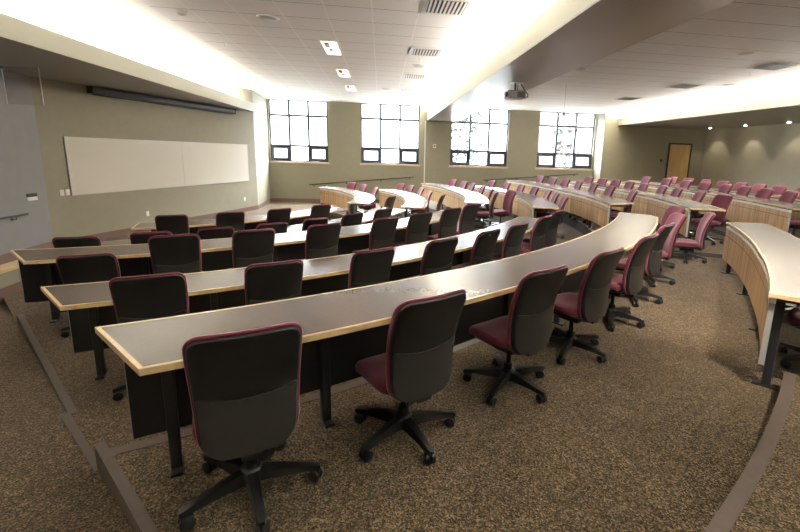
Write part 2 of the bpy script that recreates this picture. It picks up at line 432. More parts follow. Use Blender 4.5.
# door with frame in the dark wall
dx0, dx1, dz0, dz1 = 11.92, 12.86, .155, 2.18
bm = bx(dx0, dx1, YD-.03, YD-.005, dz0, dz1); uvl = bm.loops.layers.uv.new('UVMap')
for f in bm.faces:
    for l in f.loops: l[uvl].uv = (l.vert.co.x, l.vert.co.z)
dr = struct(obj('door_1', bm, M['maple_door']))
bm = bmesh.new(); box(bm, dx0-.06, dx0, YD-.05, YD-.002, dz0, dz1+.06); box(bm, dx1, dx1+.06, YD-.05, YD-.002, dz0, dz1+.06); box(bm, dx0, dx1, YD-.05, YD-.002, dz1, dz1+.06)
obj('door_frame', bm, M['door_frame'], dr)
bm = bmesh.new(); tube(bm, (dx0+.07, YD-.03, 1.02), (dx0+.07, YD-.09, 1.02), .012); tube(bm, (dx0+.07, YD-.085, 1.02), (dx0+.19, YD-.085, 1.02), .010)
obj('door_handle', bm, M['alu'], dr)

# ------------------------------------------------------------------ desks
def outline(rf, w, f0, f1, b0, b1, n, rnd):
    fr = [pol(rf(lerp(f0, f1, i/n)), lerp(f0, f1, i/n)) for i in range(n+1)]
    bk = [pol(rf(lerp(b0, b1, i/n))+w, lerp(b0, b1, i/n)) for i in range(n+1)]
    if rnd:       # rounded outer corner at the aisle end
        a = Vector(bk[-1]); u = (Vector(bk[-4])-a).normalized(); v = (Vector(fr[-1])-a).normalized()
        bk = [p for p in bk if (Vector(p)-a).length > rnd]
        P0, P1 = a+u*rnd, a+v*rnd
        bk += [tuple((1-t)**2*P0+2*t*(1-t)*a+t*t*P1) for t in (0, .17, .33, .5, .67, .83, 1)]
    return fr, bk

def inset(pts, d):
    n = len(pts); out = []
    ar = sum(pts[i][0]*pts[(i+1) % n][1]-pts[(i+1) % n][0]*pts[i][1] for i in range(n)); s = 1 if ar > 0 else -1
    for i in range(n):
        a, b, c = Vector(pts[i-1]), Vector(pts[i]), Vector(pts[(i+1) % n])
        u, v = (b-a).normalized(), (c-b).normalized()
        nu, nv = Vector((-u.y, u.x))*s, Vector((-v.y, v.x))*s
        m = nu+nv; m = m/max(.25, m.length_squared)*2
        out.append((b.x+m.x*d, b.y+m.y*d))
    return out

def desk(label, group, rf, z, fl, f0, f1, b0, b1, legs, w=.505, n=44, rnd=0, panel=(None, None)):
    root = empty('curved_desk', (*pol(rf((f0+f1)/2)+w/2, (f0+f1)/2), fl))
    tag(root, label, 'desk', group)
    o = root.location
    def put(name, bm, mat, parent=root, smooth=False):
        bmesh.ops.translate(bm, verts=bm.verts, vec=-o)
        return obj(name, bm, mat, parent, smooth)
    fr, bk = outline(rf, w, f0, f1, b0, b1, n, rnd)
    out = fr+list(reversed(bk)); inn = inset(out, .016)
    bm = bmesh.new(); prism(bm, inn, z-.025, z-.0005); put('worktop', bm, M['laminate'])
    bm = bmesh.new(); k = len(out)
    ot = [bm.verts.new((*p, z)) for p in out]; it = [bm.verts.new((*p, z)) for p in inn]
    ob = [bm.verts.new((*p, z-.026)) for p in out]; ib = [bm.verts.new((*p, z-.026)) for p in inn]
    for i in range(k):
        j = (i+1) % k
        bm.faces.new((ot[i], ot[j], it[j], it[i])); bm.faces.new((ob[i], ob[j], ot[j], ot[i])); bm.faces.new((ib[i], ib[j], ob[j], ob[i])); bm.faces.new((it[i], it[j], ib[j], ib[i]))
    bmesh.ops.recalc_face_normals(bm, faces=bm.faces); put('edge_band', bm, M['maple'])
    p0 = panel[0] if panel[0] is not None else f0+(.06 if 6 < rf(f0) < 7 else .135)/rf(f0)*57.3
    p1 = panel[1] if panel[1] is not None else f1-.45/rf(f1)*10
    def curved(d0, d1, z0, z1, uv=False, a0=p0, a1=p1):
        bm = bmesh.new(); uvl = bm.loops.layers.uv.new('UVMap') if uv else None; R = []
        for i in range(n+1):
            a = lerp(a0, a1, i/n); r = rf(a)
            R.append([bm.verts.new((*pol(r+d, a), zz)) for d, zz in ((d0, z0), (d1, z0), (d1, z1), (d0, z1))])
        for i in range(n):
            for k in range(4):
                f = bm.faces.new((R[i][k], R[i+1][k], R[i+1][(k+1) % 4], R[i][(k+1) % 4]))
                if uv:
                    for l in f.loops:
                        ii = i+1 if l.vert in R[i+1] else i
                        l[uvl].uv = (rad(abs(a1-a0))*ii/n*rf((a0+a1)/2)+.3, l.vert.co.z-fl)
        for e in (R[0], R[-1]):
            f = bm.faces.new(e)
            if uv:
                for l in f.loops: l[uvl].uv = (.2, l.vert.co.z-fl)
        bmesh.ops.recalc_face_normals(bm, faces=bm.faces)
        return bm
    put('modesty_panel', curved(.010, .023, fl+.18, z-.08, True), M['zebra'])
    put('panel_backing', curved(.0235, .035, fl+.18, z-.08), M['black_panel'])
    put('panel_cap', curved(.002, .040, z-.078, z-.045), M['cap'])
    for a in (p0, p1):
        d = .10/rf(a)
        put('panel_end_trim', curved(.006, .039, fl+.18, z-.08, False, a-d, a+d), M['grey_metal'])
    for a in legs:
        r = rf(a)
        mt = Matrix.Translation((*pol(r, a), 0)) @ Matrix.Rotation(rad(a), 4, 'Z')      # x outward
        bm = bevel(bx(.042, .094, -.024, .024, fl+.012, z-.075), .006)
        bmesh.ops.transform(bm, matrix=mt, verts=bm.verts); lg = put('leg', bm, M['black_metal'])
        bm = bevel(bx(-.01, .14, -.026, .026, fl, fl+.014), .004); bmesh.ops.transform(bm, matrix=mt, verts=bm.verts); put('foot_plate', bm, M['black_metal'], lg)
        bm = bevel(bx(.044, .34, -.022, .022, z-.072, z-.034), .004); bmesh.ops.transform(bm, matrix=mt, verts=bm.verts); put('support_arm', bm, M['black_metal'], lg)
    return root

def const(r): return lambda a: r
def seg(*kn):
    def f(a):
        if a <= kn[0][0]: return kn[0][1]
        for (a0, r0), (a1, r1) in zip(kn, kn[1:]):
            if a <= a1: return lerp(r0, r1, (a-a0)/(a1-a0))
        return kn[-1][1]
    return f
def quad(c0, c1, c2): return lambda a: c0+c1*a+c2*a*a
ORD = ['first', 'second', 'third', 'fourth', 'fifth', 'sixth', 'seventh', 'eighth', 'ninth', 'tenth']
GN, GF = 'ramp-side curved desks', 'window-side curved desks with striped wood fronts'
N_LAB = 'long curved grey desk with maple edge, %s row from the whiteboard beside the ramp'
F_LAB = 'curved desk with striped wood front, %s row from the whiteboard below the windows'
# rows: front radius, top, floor, (front ends), (back ends), chair azimuths, rounding of the aisle corner
ROWS = {
 'N1': (seg((-75, 4.04), (-35, 3.9), (-20, 3.9)), .39, ZA, (-75.2, -27), (-75.0, -28), [-68.9, -59.7, -50.4, -39.7], 0),
 'N2': (seg((-79, 5.5), (-73, 5.35), (-21, 4.95)), .39, ZA, (-79.2, -21.5), (-78.6, -23), [-76.0, -70.1, -64.1, -57.6, -51.4, -44.4, -36.3], 0),
 'N3': (const(6.53), .55, ZB, (-78.9, -31.2), (-76.3, -33.5), [-72.5, -67.6, -62.5, -56.7, -50.1, -44.9, -38.8, -33.3], .2),
 'N4': (const(7.87), .55, ZB, (-73.2, -30.2), (-71.5, -32.5), [-68.3, -63.4, -58.2, -53.1, -48.3, -43.8, -38.0, -33.1], .22),
 'N5': (const(9.36), .74, ZC, (-69.1, -31.2), (-67.9, -31.5), [-65.9, -61.5, -56.7, -52.1, -47.0, -42.2, -37.1, -32.2], .26),
 'F1': (seg((-15, 3.91), (9, 3.87), (21, 3.84), (36, 3.93), (47, 4.04)), .39, ZA, (-15, 50), (-14.8, 47), [37.1, 26.3, 12.0], 0),
 'F2': (seg((-18, 5.21), (0, 5.13), (28, 5.13)), .39, ZA, (-17.9, 30), (-18.1, 29), [26.6, 20.2, 11.9, 1.2], .25),
 'F3': (seg((-19, 6.57), (0, 6.5), (11, 6.51), (28, 6.72)), .55, ZB, (-18.6, 30), (-18.0, 29), [21.1, 14.2, 8.6, 1.1, -6.3, -13.8], .15),
 'F4': (seg((-20, 7.94), (-4, 7.91), (16, 7.75)), .55, ZB, (-20.4, 20), (-20.1, 20), [17.4, 11.7, 5.9, .2, -5.9, -10.8, -17.0], .05),
 'F5': (seg((-24, 9.28), (-16, 9.11), (-6, 8.9), (5, 8.95), (20, 9.1)), .74, ZCF, (-23.9, 19), (-21.4, 19), [12.5, 7.8, 3.1, -1.7, -7.3, -12.1, -18.6], .05),
 'F6': (seg((-25, 10.49), (-14, 10.48), (-2, 10.38), (13, 10.5)), .76, ZCF, (-24.9, 13), (-24.8, 13), [9.9, 6.2, 2.6, -1.0, -4.3, -8.4, -11.7, -16.6], 0),
 'F7': (seg((-24, 12.0), (14, 11.9)), .82, ZD, (-23.7, 14), (-23.6, 14), [6.1, 2.2, -1.3, -4.7, -8.0, -10.9, -14.0, -17.2, -20.4], 0),
 'F8': (const(13.05), .83, ZD, (-24, 12), (-24, 12), [6.8, 4.1, 1.5, -1.2, -3.8, -6.3, -8.9, -11.5], 0),
}
LEGS = {'N5': [-67.6, -63.3, -54.4, -49.5, -44.6, -39.6, -34.4]}
def auto_legs(f, ch, rf0):
    c = sorted(ch); m = [(p+q)/2 for p, q in zip(c, c[1:])]
    return [f[0]+16/max(5, rf0)] + m[::2] + [f[1]-1.2]
for k, (rf, z, fl, f, b, ch, rnd) in ROWS.items():
    n = ORD[int(k[1])-1]
    lab = (N_LAB if k[0] == 'N' else F_LAB) % n
    if k == 'N5': lab = 'longest curved desk with maple edge, fifth row from the whiteboard, beside the ramp'
    if k == 'F1': lab = 'short curved desk with orange wood front, first row from the whiteboard below the windows'
    if k == 'F8': lab = 'curved desk with striped wood front, last row in front of the tan wall'
    desk(lab, GN if k[0] == 'N' else GF, rf, z, fl, f[0], f[1], b[0], b[1], LEGS.get(k, auto_legs(f, ch, rf(f[0]))), rnd=rnd, panel=(-68.55, -32.2) if k == 'N5' else (None, None))
desk('curved desk alone on the landing, striped wood front towards the fifth-row chairs', None, seg((-50, 10.90), (-42, 10.80), (-30, 10.73)), .70, ZC, -50.3, -30.6, -50.1, -29.8, [-49.5, -43.4, -37, -31.6], panel=(-50.0, -30.9))

# ------------------------------------------------------------------ swivel chairs
def rrect(hw, z0, z1, rb, rt, n=7):
    pts = []
    for cx, cz, r, a0 in ((hw-rb, z0+rb, rb, -90), (hw-rt, z1-rt, rt, 0), (-hw+rt, z1-rt, rt, 90), (-hw+rb, z0+rb, rb, 180)):
        pts += [(cx+r*math.cos(rad(a0+90*i/(n-1))), cz+r*math.sin(rad(a0+90*i/(n-1)))) for i in range(n)]
    # subdivide straight sides
    out = []
    for i, p in enumerate(pts):
        q = pts[(i+1) % len(pts)]; out.append(p); d = math.hypot(q[0]-p[0], q[1]-p[1]); k = int(d/.06)
        out += [(lerp(p[0], q[0], j/(k+1)), lerp(p[1], q[1], j/(k+1))) for j in range(1, k+1)]
    return out

def yb(z):      # side profile of the backrest: lumbar bulge, then leaning back
    t = (z-.44)/.50
    return -.185-.02*t-.090*t*t+.02*math.sin(t*PI)
def back_surf(x, z): return yb(z)+.030*(x/.22)**2

def shell_solid(pts, cen, prof, to3):
    bm = bmesh.new(); rings = []
    for s, o in prof:
        rings.append([bm.verts.new(to3(cen[0]+(p[0]-cen[0])*s, cen[1]+(p[1]-cen[1])*s, o)) for p in pts])
    for a, b in zip(rings, rings[1:]):
        for i in range(len(pts)): bm.faces.new((a[i], a[(i+1) % len(pts)], b[(i+1) % len(pts)], b[i]))
    for rg, s in ((rings[0], 1), (rings[-1], -1)):
        c = bm.verts.new(to3(cen[0], cen[1], prof[0][1] if s == 1 else prof[-1][1]))
        for i in range(len(pts)): bm.faces.new((c, rg[(i+1) % len(pts)], rg[i]))
    bmesh.ops.recalc_face_normals(bm, faces=bm.faces)
    return bm

tb = lambda x, z, o: (x, back_surf(x, z)+o, z)
def taper(pts, zm, k): return [(x*(1-k*max(0, zm-z)), z) for x, z in pts]
def chair_meshes():
    me = {}
    cen = (0, .66)
    out = taper(rrect(.197, .395, .94, .095, .06), .80, .22)
    o2 = taper(rrect(.188, .400, .928, .09, .055), .80, .22)
    me['backrest'] = shell_solid(o2, cen, [(.25, -.002), (.6, -.002), (1, -.002), (1.0, -.010), (.985, -.016), (.95, -.019), (.8, -.020), (.5, -.020), (.25, -.020)], tb)
    me['back_cushion'] = shell_solid(out, cen, [(.25, 0), (.6, 0), (.95, 0), (.99, .002), (1.005, .009), (1.0, .018), (.97, .028), (.9, .033), (.7, .035), (.4, .035), (.2, .035)], tb)
    lo = [(x, z) for x, z in taper(rrect(.181, .405, .68, .09, .015), .80, .22)]
    lo = [(x, z-(.035*(1-(x/.20)**2) if z > .64 else 0)) for x, z in lo]
    me['lower_shell'] = shell_solid(lo, (0, .54), [(.3, -.0195), (.9, -.0195), (1, -.0195), (1, -.023), (.985, -.026), (.8, -.027), (.5, -.027), (.3, -.027)], tb)
    so = [(x, y) for x, y in rrect(.205, -.135, .235, .08, .11)]
    def ts(x, y, o): return (x, y, .425+o-(.035*max(0, (y-.08)/.15)**2)+.012*(x/.245)**2)
    me['seat'] = shell_solid(so, (0, .06), [(.3, .0), (.9, 0), (.98, .008), (1.0, .025), (.99, .042), (.95, .054), (.85, .060), (.5, .056), (.2, .054)], ts)
    sp = rrect(.185, -.13, .205, .07, .10)
    me['seat_pan'] = shell_solid(sp, (0, .05), [(.3, -.03), (.8, -.03), (.95, -.02), (1, -.004), (.99, .003), (.6, .003), (.3, .003)], ts)
    bm = bmesh.new(); bmesh.ops.translate
    vs = box(bm, -.075, .075, -.09, .10, .345, .40); bevel(bm, .012)
    box(bm, -.035, .035, -.195, -.06, .372, .392); box(bm, -.04, .04, -.196, -.180, .375, .44)
    tube(bm, (.07, .03, .375), (.21, .03, .372), .008, 8)
    me['tilt_mechanism'] = bm
    bm = bmesh.new(); tube(bm, (0, 0, .075), (0, 0, .22), .028, 14); tube(bm, (0, 0, .22), (0, 0, .35), .017, 14)
    me['gas_lift'] = bm
    bm = bmesh.new(); lathe(bm, [(.03, .05), (.05, .055), (.052, .10), (.042, .118), (.03, .125)], 18)
    for k in range(5):
        a = 2*PI*k/5+PI/2; R = Matrix.Rotation(a, 4, 'Z'); ring = []
        for t, w, zt, zb in ((.02, .030, .116, .062), (.12, .026, .108, .066), (.20, .022, .096, .068), (.275, .018, .085, .062), (.29, .012, .080, .064)):
            ring.append([bm.verts.new(R @ Vector(p)) for p in ((t, -w, zb), (t, w, zb), (t, w*.75, zt), (t, -w*.75, zt))])
        for p, q in zip(ring, ring[1:]):
            for i in range(4): bm.faces.new((p[i], p[(i+1) % 4], q[(i+1) % 4], q[i]))
        bm.faces.new(ring[0][::-1]); bm.faces.new(ring[-1])
    bmesh.ops.recalc_face_normals(bm, faces=bm.faces)
    me['star_base'] = bm
    bm = bmesh.new()
    for s in (-1, 1):
        prof = [(.0, .004), (.024, .004), (.029, .009), (.029, .022), (.024, .026), (.006, .027)]
        n = 16; rings = []
        for r, x in prof:
            rings.append([bm.verts.new((s*x, -.012+max(r, .002)*math.cos(2*PI*i/n), .0295+max(r, .002)*math.sin(2*PI*i/n))) for i in range(n)])
        for p, q in zip(rings, rings[1:]):
            for i in range(n): bm.faces.new((p[i], p[(i+1) % n], q[(i+1) % n], q[i]))
        bm.faces.new(rings[0][::-1]); bm.faces.new(rings[-1])
    tube(bm, (0, .0, .03), (0, 0, .075), .010, 8); box(bm, -.004, .004, -.03, .012, .025, .058)
    bmesh.ops.recalc_face_normals(bm, faces=bm.faces)
    me['caster'] = bm
    return me
MS = chair_meshes()
MATS = dict(backrest='shell', back_cushion='burgundy', lower_shell='shell_low', seat='burgundy', seat_pan='plastic', tilt_mechanism='plastic', gas_lift='plastic', star_base='plastic', caster='plastic')
CM = {}
for k, bm in MS.items():
    o = obj(k, bm, M[MATS[k]], smooth=True); CM[k] = o.data; bpy.data.objects.remove(o)

def make_chair():
    root = empty('swivel_chair')
    def part(name, parent):
        o = bpy.data.objects.new(name, CM[name]); return link(o, parent)
    b = part('backrest', root); part('back_cushion', b); part('lower_shell', b)
    s = part('seat', root); part('seat_pan', s)
    part('tilt_mechanism', root); part('gas_lift', root); sb = part('star_base', root)
    for k in range(5):
        a = 2*PI*k/5+PI/2; c = part('caster', sb); c.location = (.275*math.cos(a), .275*math.sin(a), 0); c.rotation_euler = (0, 0, 1.1*k)
    return root
PROTO = make_chair(); used = [False]
def dup(o, parent=None):
    c = o.copy(); COL.objects.link(c)
    if parent: c.parent = parent
    for ch in o.children: dup(ch, c)
    return c
def chair(x, y, z, face, label, group, base=None, low=0):
    c = PROTO if not used[0] else dup(PROTO)
    used[0] = True
    c.location = (x, y, z); c.rotation_euler = (0, 0, rad(face)-PI/2)
    for ch in c.children:
        if ch.name.startswith('star_base'): ch.rotation_euler = (0, 0, random.uniform(-.6, .6) if base is None else rad(base))
    for ch in c.children if low else ():
        if ch.name.split('.')[0] in ('backrest', 'seat', 'tilt_mechanism'): ch.location.z -= low
        elif ch.name.startswith('gas_lift'): ch.scale.z = 1-low*3
    tag(c, label, 'chair', group)
    return c

def row_chairs(key, lab, group, tweak={}, twist=lambda a: random.uniform(-5, 5)):
    rf, z, fl, f, b, ch, rnd = ROWS[key]
    for i, a in enumerate(ch):
        dr, tw, low = (tweak.get(i, (0, None))+(0,))[:3]
        fc = twist(a) if tw is None else tw
        r = rf(a)+.403+dr+max(0, abs(fc)-3)*.0022; x, y = pol(r, a)
        chair(x, y, fl, a+180+fc, lab % ORD[i], group, 36-fc+random.uniform(-4, 4), low)

LN_ = 'black-backed burgundy swivel chair, %s from the ramp, at the {} desk row from the whiteboard'
LF_ = 'burgundy swivel chair, %s from the window wall, behind the {} wood-fronted desk from the whiteboard'
turn = lambda a: -max(0, (a+50)*1.0)+random.uniform(-2, 4)
g = 'chairs along the ramp-side {} desk'
tw5 = {0: (-.02, -4, .08), 1: (0, 0), 2: (0, -3), 3: (0, -4), 4: (.0, -5), 5: (.0, -9), 6: (.04, 20), 7: (.06, 24)}
tws = {'N5': tw5, 'N3': {0: (.14, 0)}, 'N2': {0: (.02, 0), 1: (.012, None), 2: (.02, None), 3: (.03, None)}, 'N3': {0: (.06, 0, .11), 2: (.012, None)}, 'N1': {2: (.012, None), 1: (.012, None), 3: (.012, None)}, 'F1': {0: (.015, None)}, 'N4': {1: (.01, None)}}
for i in (5, 4, 3, 2, 1): row_chairs('N%d' % i, LN_.format(ORD[i-1]), g.format(ORD[i-1]), tws.get('N%d' % i, {}), turn)
g = 'chairs behind the {} window-side desk'
for i in range(1, 9):
    n = ORD[i-1] if i < 8 else 'last'
    row_chairs('F%d' % i, LF_.format(n), g.format(n), tws.get('F%d' % i, {}))
# turned and stray chairs
chair(4.60, 5.72, ZC, 152, 'burgundy chair with lowered seat turned sideways by the landing step', 'chairs at the landing', 10, .11)
chair(5.76, 6.74, ZCF, 178, 'burgundy chair turned at the aisle end of the sixth wood-fronted desk, black base in view', 'chairs at aisle ends', 10)
chair(*pol(7.36, -10.2), ZB, 192, 'chair turned showing its black back behind the third wood-fronted desk from the whiteboard', 'chairs at aisle ends', 10)
chair(*pol(5.78, -6.8), ZA, 162, 'chair turned showing its black back at the aisle end of the second wood-fronted desk', 'chairs at aisle ends', 30)
chair(*pol(4.72, -15.5), ZA, 152, 'chair turned showing its black back at the aisle end of the first wood-fronted desk', 'chairs at aisle ends', 30)
chair(*pol(11.26, -46.4), ZC, 136, 'chair tucked under the landing desk by its black end leg, mostly hidden', 'chairs at the landing desk', 36)
chair(*pol(11.22, -40.2), ZC, 142, 'chair tucked under the landing desk midway, only its burgundy back edge showing', 'chairs at the landing desk', 36)

# ------------------------------------------------------------------ things on the whiteboard wall
WD = Vector((A2[0]-A1[0], A2[1]-A1[1])).normalized(); WN = Vector((WD.y, -WD.x))
def wall_mtx(s, z, off=.0):   # local x along the wall, y out of the wall, z up
    p = Vector(A1)+WD*s+WN*off
    return Matrix(((WD.x, WN.x, 0, p.x), (WD.y, WN.y, 0, p.y), (0, 0, 1, z), (0, 0, 0, 1)))
def wthing(name, s, z, label, cat, group=None, off=.002):
    e = empty(name); e.matrix_world = wall_mtx(s, z, off); return tag(e, label, cat, group)
s0 = .42; s1 = 5.83
wb = wthing('whiteboard', s0, .50, 'wide white board in two panels with thin metal frame on the olive wall', 'whiteboard')
Wd, Hd = s1-s0, 1.13
sm = Wd*.52
obj('writing_panel', bx(0.012, sm-.003, 0, .02, .012, Hd-.012), M['whiteboard'], wb); obj('writing_panel', bx(sm+.003, Wd-.012, 0, .02, .012, Hd-.012), M['whiteboard'], wb)
bm = bmesh.new(); box(bm, 0, Wd, 0, .026, 0, .012); box(bm, 0, Wd, 0, .026, Hd-.012, Hd); box(bm, 0, .012, 0, .026, .012, Hd-.012); box(bm, Wd-.012, Wd, 0, .026, .012, Hd-.012)
obj('board_frame', bm, M['alu'], wb)
sc = wthing('projection_screen', 1.0, 2.50, 'long dark grey roll-up screen case fixed under the soffit above the whiteboard', 'projector screen')
obj('screen_case', bevel(bx(0, 4.2, .01, .14, 0, .125), .02), M['screen_case'], sc)
obj('end_cap', bevel(bx(-.02, 0, .0, .15, -.006, .132), .003), M['black_metal'], sc); obj('end_cap', bevel(bx(4.2, 4.22, 0, .15, -.006, .132), .003), M['black_metal'], sc)
obj('bottom_bar', bevel(bx(.05, 4.15, .05, .085, -.03, -.004), .006), M['black_metal'], sc)
def plate(s, z, name, label, cat, grp=None):
    p = wthing(name, s, z, label, cat, grp); obj('cover_plate', bevel(bx(-.037, .037, 0, .008, -.058, .058), .004), M['white_plastic'], p)
    return p
p = plate(.26, .57, 'light_switch', 'white switch plate beside the whiteboard, further from its edge', 'switch', 'switch plates'); obj('rocker', bx(-.016, .016, .008, .013, -.033, .033), M['white_plastic'], p)
p = plate(.365, .57, 'light_switch', 'white switch plate touching the lower end of the whiteboard', 'switch', 'switch plates'); obj('rocker', bx(-.016, .016, .008, .013, -.033, .033), M['white_plastic'], p)
p = plate(2.07, -.07, 'power_outlet', 'white power outlet low on the olive wall below the middle of the whiteboard', 'outlet'); 
for dz in (-.022, .022): obj('socket', bx(-.014, .014, .008, .011, dz-.014, dz+.014), M['cap'], p)
p = plate(5.58, -.06, 'power_outlet', 'white power outlet low on the olive wall below the window end of the whiteboard', 'outlet')
for dz in (-.022, .022): obj('socket', bx(-.014, .014, .008, .011, dz-.014, dz+.014), M['cap'], p)

# grey side wall: handrail, room sign
def rail(name, pts, label, wall_dir, r=.019, mat='black_metal', group=None, brk=()):
    e = empty(name, pts[0]); tag(e, label, 'handrail', group); o = Vector(pts[0])
    bm = bmesh.new()
    for a, b in zip(pts, pts[1:]): tube(bm, Vector(a)-o, Vector(b)-o, r, 10)
    obj('rail', bm, M[mat], e, True)
    for t in brk:
        p = Vector(pts[0]).lerp(Vector(pts[-1]), t)-o; w = Vector(wall_dir); bm = bmesh.new()
        tube(bm, p-Vector((0, 0, .0)), p-Vector((0, 0, .06)), .007, 8); tube(bm, p-Vector((0, 0, .06)), p-Vector((0, 0, .06))+w, .007, 8)
        q = p-Vector((0, 0, .06))+w; tube(bm, q, q-w.normalized()*.006, .028, 10)
        obj('bracket', bm, M[mat], e, True)
rail('handrail', [(-6.075, 3.0, .27), (-6.075, 8.27, .28)], 'dark metal handrail on the grey side wall near the board', (-.072, 0, 0), brk=(.2, .55, .955))
rail('handrail', [(-2.72, 16.92, .215), (1.27, 16.92, .59)], 'dark sloping handrail below the first two windows', (0, .078, 0), brk=(.04, .35, .68, .96), group='window wall handrails')
rail('handrail', [(4.10, 16.92, .52), (8.15, 16.92, .86)], 'dark sloping handrail below the last two windows, behind the burgundy chairs', (0, .078, 0), brk=(.04, .35, .68, .96), group='window wall handrails')
e = empty('room_sign', (-6.149, 8.52, .55)); tag(e, 'small black and white sign plate on the grey side wall', 'sign')
obj('dark_plate', bx(0, .012, -.11, .11, .0, .06), M['black_metal'], e); obj('white_plate', bx(0, .012, -.11, .11, -.065, -.001), M['white_plastic'], e)
# clear acrylic panel hung below the soffit
e = empty('hanging_acrylic_sheet', (-5.55, 7.85, 2.08)); tag(e, 'clear acrylic sheet hanging below the soffit in front of the grey wall', 'acrylic panel')
obj('sheet', bx(-.25, .25, -.004, .004, 0, .569), M['acrylic'], e)
obj('edge_strip', bx(.25, .258, -.006, .006, 0, .569), M['acrylic_edge'], e); obj('edge_strip', bx(-.258, -.25, -.006, .006, 0, .569), M['acrylic_edge'], e)
e = empty('hanging_bracket', (-5.86, 7.75, 2.57)); 
tag(e, 'round black fixture under the soffit beside the clear sheet', 'fixture')
bm = bmesh.new(); lathe(bm, [(.10, .03), (.13, .05), (.13, .0795)], 24); obj('housing', bm, M['black_metal'], e, True)
bm = bmesh.new(); lathe(bm, [(.085, .015), (.095, .0295)], 24); obj('cover', bm, M['plastic'], e, True)

# fire strobe and cable duct on the window wall, reader by the door
e = empty('mounted_fire_alarm', (2.08, YW-.001, 1.815)); tag(e, 'small white and red fire alarm on the pier between the middle windows', 'alarm')
obj('housing', bevel(bx(-.06, .06, -.04, 0, -.075, .075), .006), M['white_plastic'], e); obj('red_lens', bevel(bx(-.035, .035, -.055, -.04, -.035, .035), .006), M['red'], e)
e = empty('cable_duct', (1.70, YW-.001, -.25)); tag(e, 'thin white vertical cable duct on the wall below the dropped beam', 'cable duct')
obj('duct', bx(-.02, .02, -.02, 0, 0, 3.02), M['white_plastic'], e)
e = empty('mounted_card_reader', (11.60, YD-.001, 1.51)); tag(e, 'small black card reader on the dark wall beside the maple door', 'card reader')
obj('housing', bevel(bx(-.04, .04, -.025, 0, -.05, .05), .006), M['black_metal'], e); obj('reader_face', bx(-.025, .025, -.029, -.025, -.035, .015), M['lens'], e)

# ------------------------------------------------------------------ ceiling fittings
def ceil_light(x, y, label):
    e = empty('ceiling_light', (x, y, H)); tag(e, label, 'ceiling light', 'recessed wall-wash lights'); sx, sy, t = .13, .52, .025
    bm = bmesh.new(); box(bm, -sx-t, sx+t, -sy-t, -sy, -.014, -.001); box(bm, -sx-t, sx+t, sy, sy+t, -.014, -.001); box(bm, -sx-t, -sx, -sy, sy, -.014, -.001); box(bm, sx, sx+t, -sy, sy, -.014, -.001)
    obj('trim_ring', bm, M['vent'], e)
    obj('reflector', bx(-sx, sx, -sy, sy, -.008, -.002), M['lamp_glow'], e)  # own emission stands in for the lamp's light on the reflector
    obj('lamp', bevel(bx(.03, .085, -.45, .30, -.03, -.0085), .01), M['lamp_warm'], e, True)
    obj('lamp_holder', bevel(bx(-.09, .0, -.42, -.12, -.026, -.0085), .01), M['lamp_dark'], e); obj('lamp_holder', bevel(bx(-.05, .02, .02, .16, -.024, -.0085), .008), M['lamp_dark'], e)
    l = bpy.data.lights.new('recessed_spot', 'SPOT'); l.energy = 120; l.color = (1, .72, .48); l.spot_size = rad(75); l.spot_blend = .8; l.shadow_soft_size = .08
    lo = bpy.data.objects.new('recessed_spot', l); link(lo); lo.location = (x, y, H-.03); return lo
spots_l = []
for y, t in ((8.35, 'first of three from the smoke detector'), (10.82, 'second of three in a line'), (13.22, 'third of three, closest to the windows')):
    spots_l.append(ceil_light(-.88, y, 'square recessed warm light in the tiled ceiling, '+t))

def vent(x, y, label, grp, dark=False):
    e = empty('ceiling_vent', (x, y, H)); tag(e, label, 'air vent', grp); s = .30
    obj('vent_frame', bevel(bx(-s, s, -s, s, -.008, -.001), .003), M['grille'] if dark else M['vent'], e)
    obj('vent_opening', bx(-.235, .235, -.235, .235, -.0125, -.0101), M['vent_dark'], e)
    bm = bmesh.new()
    for k in range(9): xx = -.21+k*.0525; box(bm, xx-.012, xx+.012, -.235, .235, -.020, -.0126)
    obj('louvre', bm, M['vent'] if not dark else M['door_frame'], e)
VN = ['directly over the fifth desk row', 'second of five beside the cove', 'third of five beside the cove', 'fourth of five beside the cove', 'last of five, closest to the windows']
for (x, y), t in zip([(.81, 5.72), (.81, 8.2), (.81, 10.74), (.81, 13.2), (.81, 15.7)], VN): vent(x, y, 'square louvred air vent in the ceiling, '+t, 'air vents beside the middle cove')
for (x, y), t in zip([(7.38, 7.55), (7.38, 10.0), (7.38, 12.45)], ['first of three from the camera', 'second of three', 'third of three, towards the door wall']): vent(x, y, 'dark louvred air vent over the upper rows, '+t, 'air vents over the upper rows', True)
def speaker(x, y, label, grp):
    e = empty('ceiling_speaker', (x, y, H)); tag(e, label, 'speaker', grp)
    bm = bmesh.new(); lathe(bm, [(.115, -.012), (.15, -.010), (.155, -.001)], 28); obj('trim_ring', bm, M['vent'], e, True)
    bm = bmesh.new(); lathe(bm, [(.05, -.018), (.105, -.0155), (.112, -.0125)], 28); obj('grille', bm, M['grille'], e, True)
for (x, y), t in zip([(.79, 9.45), (.14, 13.1), (-1.58, 6.75)], ['between two vents beside the middle cove', 'in the middle of the tiled ceiling by the windows', 'near the warm square lights and smoke detector']): speaker(x, y, 'round flush speaker '+t, 'ceiling speakers')
for (x, y), t in zip([(6.05, 6.78), (8.2, 9.55), (4.08, 8.8), (8.25, 13.4)], ['in open ceiling before the dark vents', 'against the far cove over the upper rows', 'beside the dropped beam and hanging microphone', 'at the far corner above the door']): speaker(x, y, 'round flush speaker '+t, 'ceiling speakers')
e = empty('smoke_detector', (-2.70, 6.73, H)); tag(e, 'round pale smoke detector near the whiteboard-side cove', 'smoke detector')
